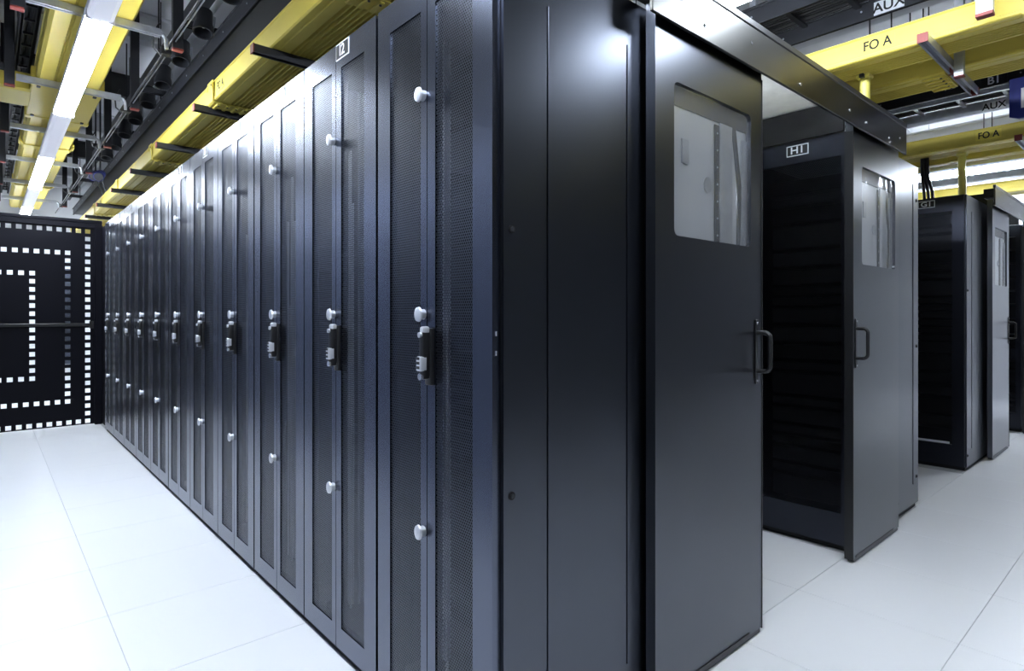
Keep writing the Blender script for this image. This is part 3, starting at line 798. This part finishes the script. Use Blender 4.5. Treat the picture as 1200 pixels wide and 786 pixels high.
# spot camera pair far left over the row
for k, (y, z) in enumerate(((8.6, 2.93), (9.0, 3.0))):
    t = thing('ceiling_camera', 'small black cylinder camera above the far long row, %s' % ('lower one' if k == 0 else 'upper one'), 'camera', (1.02, y, z), 'cylinder cameras far left')
    MB().cyl((-0.03, -0.12, -0.05), (0.02, 0.1, 0.03), 0.055, 0.05, 18).build('housing', 'sign_blue', t, True)
    MB().cyl((-0.035, -0.135, -0.055), (-0.03, -0.12, -0.05), 0.045, 0.05, 18).build('lens_ring', 'black_plastic', t, True)
    MB().tube([(0.02, 0.1, 0.03), (0.05, 0.14, -0.1), (0.09, 0.1, -0.22), (0.1, 0.05, -0.33)], 0.008, 6).build('lead', 'cable_black', t, True)
    MB().cyl((0, 0, 0.02), (0, 0, CEIL - z), 0.009, seg=8).build('drop_rod', 'dark_strut', t)

# ------------------------------------------------------------------ ceiling steelwork
for i, x in enumerate((-0.9, 0.72, 1.30, 2.45, 4.9, 6.9, 9.2)):
    b = MB().box(x - 0.07, x + 0.07, -2.1, 13.0, 3.42, 3.437).box(x - 0.007, x + 0.007, -2.1, 13.0, 3.437, 3.633).box(x - 0.07, x + 0.07, -2.1, 13.0, 3.633, 3.65)
    o = b.build('ceiling_joist', 'beam_paint'); tag(o, 'pale grey steel joist running along the ceiling, %s from the left' % ORD[i], 'beam', 'lengthwise ceiling joists')
for i in range(8):
    y = 1.0 + 1.7 * i
    b = MB().box(-2.6, 11.7, y - 0.06, y + 0.06, 3.655, 3.67).box(-2.6, 11.7, y - 0.006, y + 0.006, 3.67, CEIL - 0.015).box(-2.6, 11.7, y - 0.06, y + 0.06, CEIL - 0.015, CEIL)
    o = b.build('cross_beam', 'beam_paint' if i % 2 else 'beam_dark'); tag(o, 'steel cross beam under the ceiling slab, %s from the near end' % ORD[i], 'beam', 'cross beams under the slab')
for i, (x, z, r) in enumerate(((1.75, 3.36, 0.045), (2.25, 3.3, 0.03), (5.1, 3.3, 0.05))):
    o = MB().cyl((x, -2.05, z), (x, 12.9, z), r, seg=14).build('ceiling_pipe', 'beam_dark' if i % 2 == 0 else 'beam_paint', None, True)
    tag(o, '%s pipe running lengthwise under the ceiling, %s from the left' % ('dark' if i % 2 == 0 else 'pale', ORD[i]), 'pipe', 'ceiling pipes')

# ------------------------------------------------------------------ drops from the ducts into the racks, hanging sign
t = thing('duct_drop', 'yellow drop tube from the near FO A duct down behind the fascia', 'duct', (3.70, 1.20, 2.222))
MB().cyl((0, 0, 0), (0, 0, 0.377), 0.025, seg=16).build('tube', 'yellow_tube', t, True)
MB().box(-0.04, 0.03, -0.035, 0.035, 0.355, 0.375, 0.004).build('collar', 'yellow_tube', t)
MB().box(-0.06, -0.03, -0.012, 0.012, 0.350, 0.372, 0.003).build('clip', 'black_plastic', t)
t = thing('duct_drop', 'pale yellow drop tube between duct and top of the rack labelled G1', 'duct', (6.10, 1.245, 2.222))
MB().tube([(0, 0, 0), (0.005, 0, 0.12), (0, 0.004, 0.26), (0.0, 0, 0.377)], 0.028, 14).build('tube', 'yellow_tube', t, True)
MB().box(-0.05, 0.03, -0.035, 0.035, 0.352, 0.375, 0.004).build('collar', 'yellow_tube', t)
t = thing('cable_drop', 'black cable bundle dropping onto the rack labelled G1', 'cable', (6.02, 1.46, 2.222))
for k in range(3):
    MB().tube([(0.0, -0.03 + 0.03 * k, 0.0), (0.0, -0.025 + 0.03 * k, 0.08), (0.02, 0.01 + 0.022 * k, 0.2), (0.02, 0.015 + 0.02 * k, 0.374)], 0.012, 8).build('cable', 'cable_black', t, True)
t = thing('hanging_sign', 'dark blue hanging sign with white field, cut by the right edge', 'sign', (5.24, 0.0, 2.58))
MB().extrude([(0.806, 0.275), (0.806, 0.02), (0.757, 0.0), (0.10, 0.0), (0.10, 0.275)], -0.012, 0.012, 'x').build('board', 'sign_blue', t)
MB().plate(0.16, 0.744, 0.067, 0.20, -0.014, -0.012, []).build('white_field', 'white_label', t)
for y in (0.2, 0.7): MB().cyl((0, y, 0.275), (0, y, CEIL - 2.58), 0.004, seg=6).build('suspension_wire', 'galvanised', t)
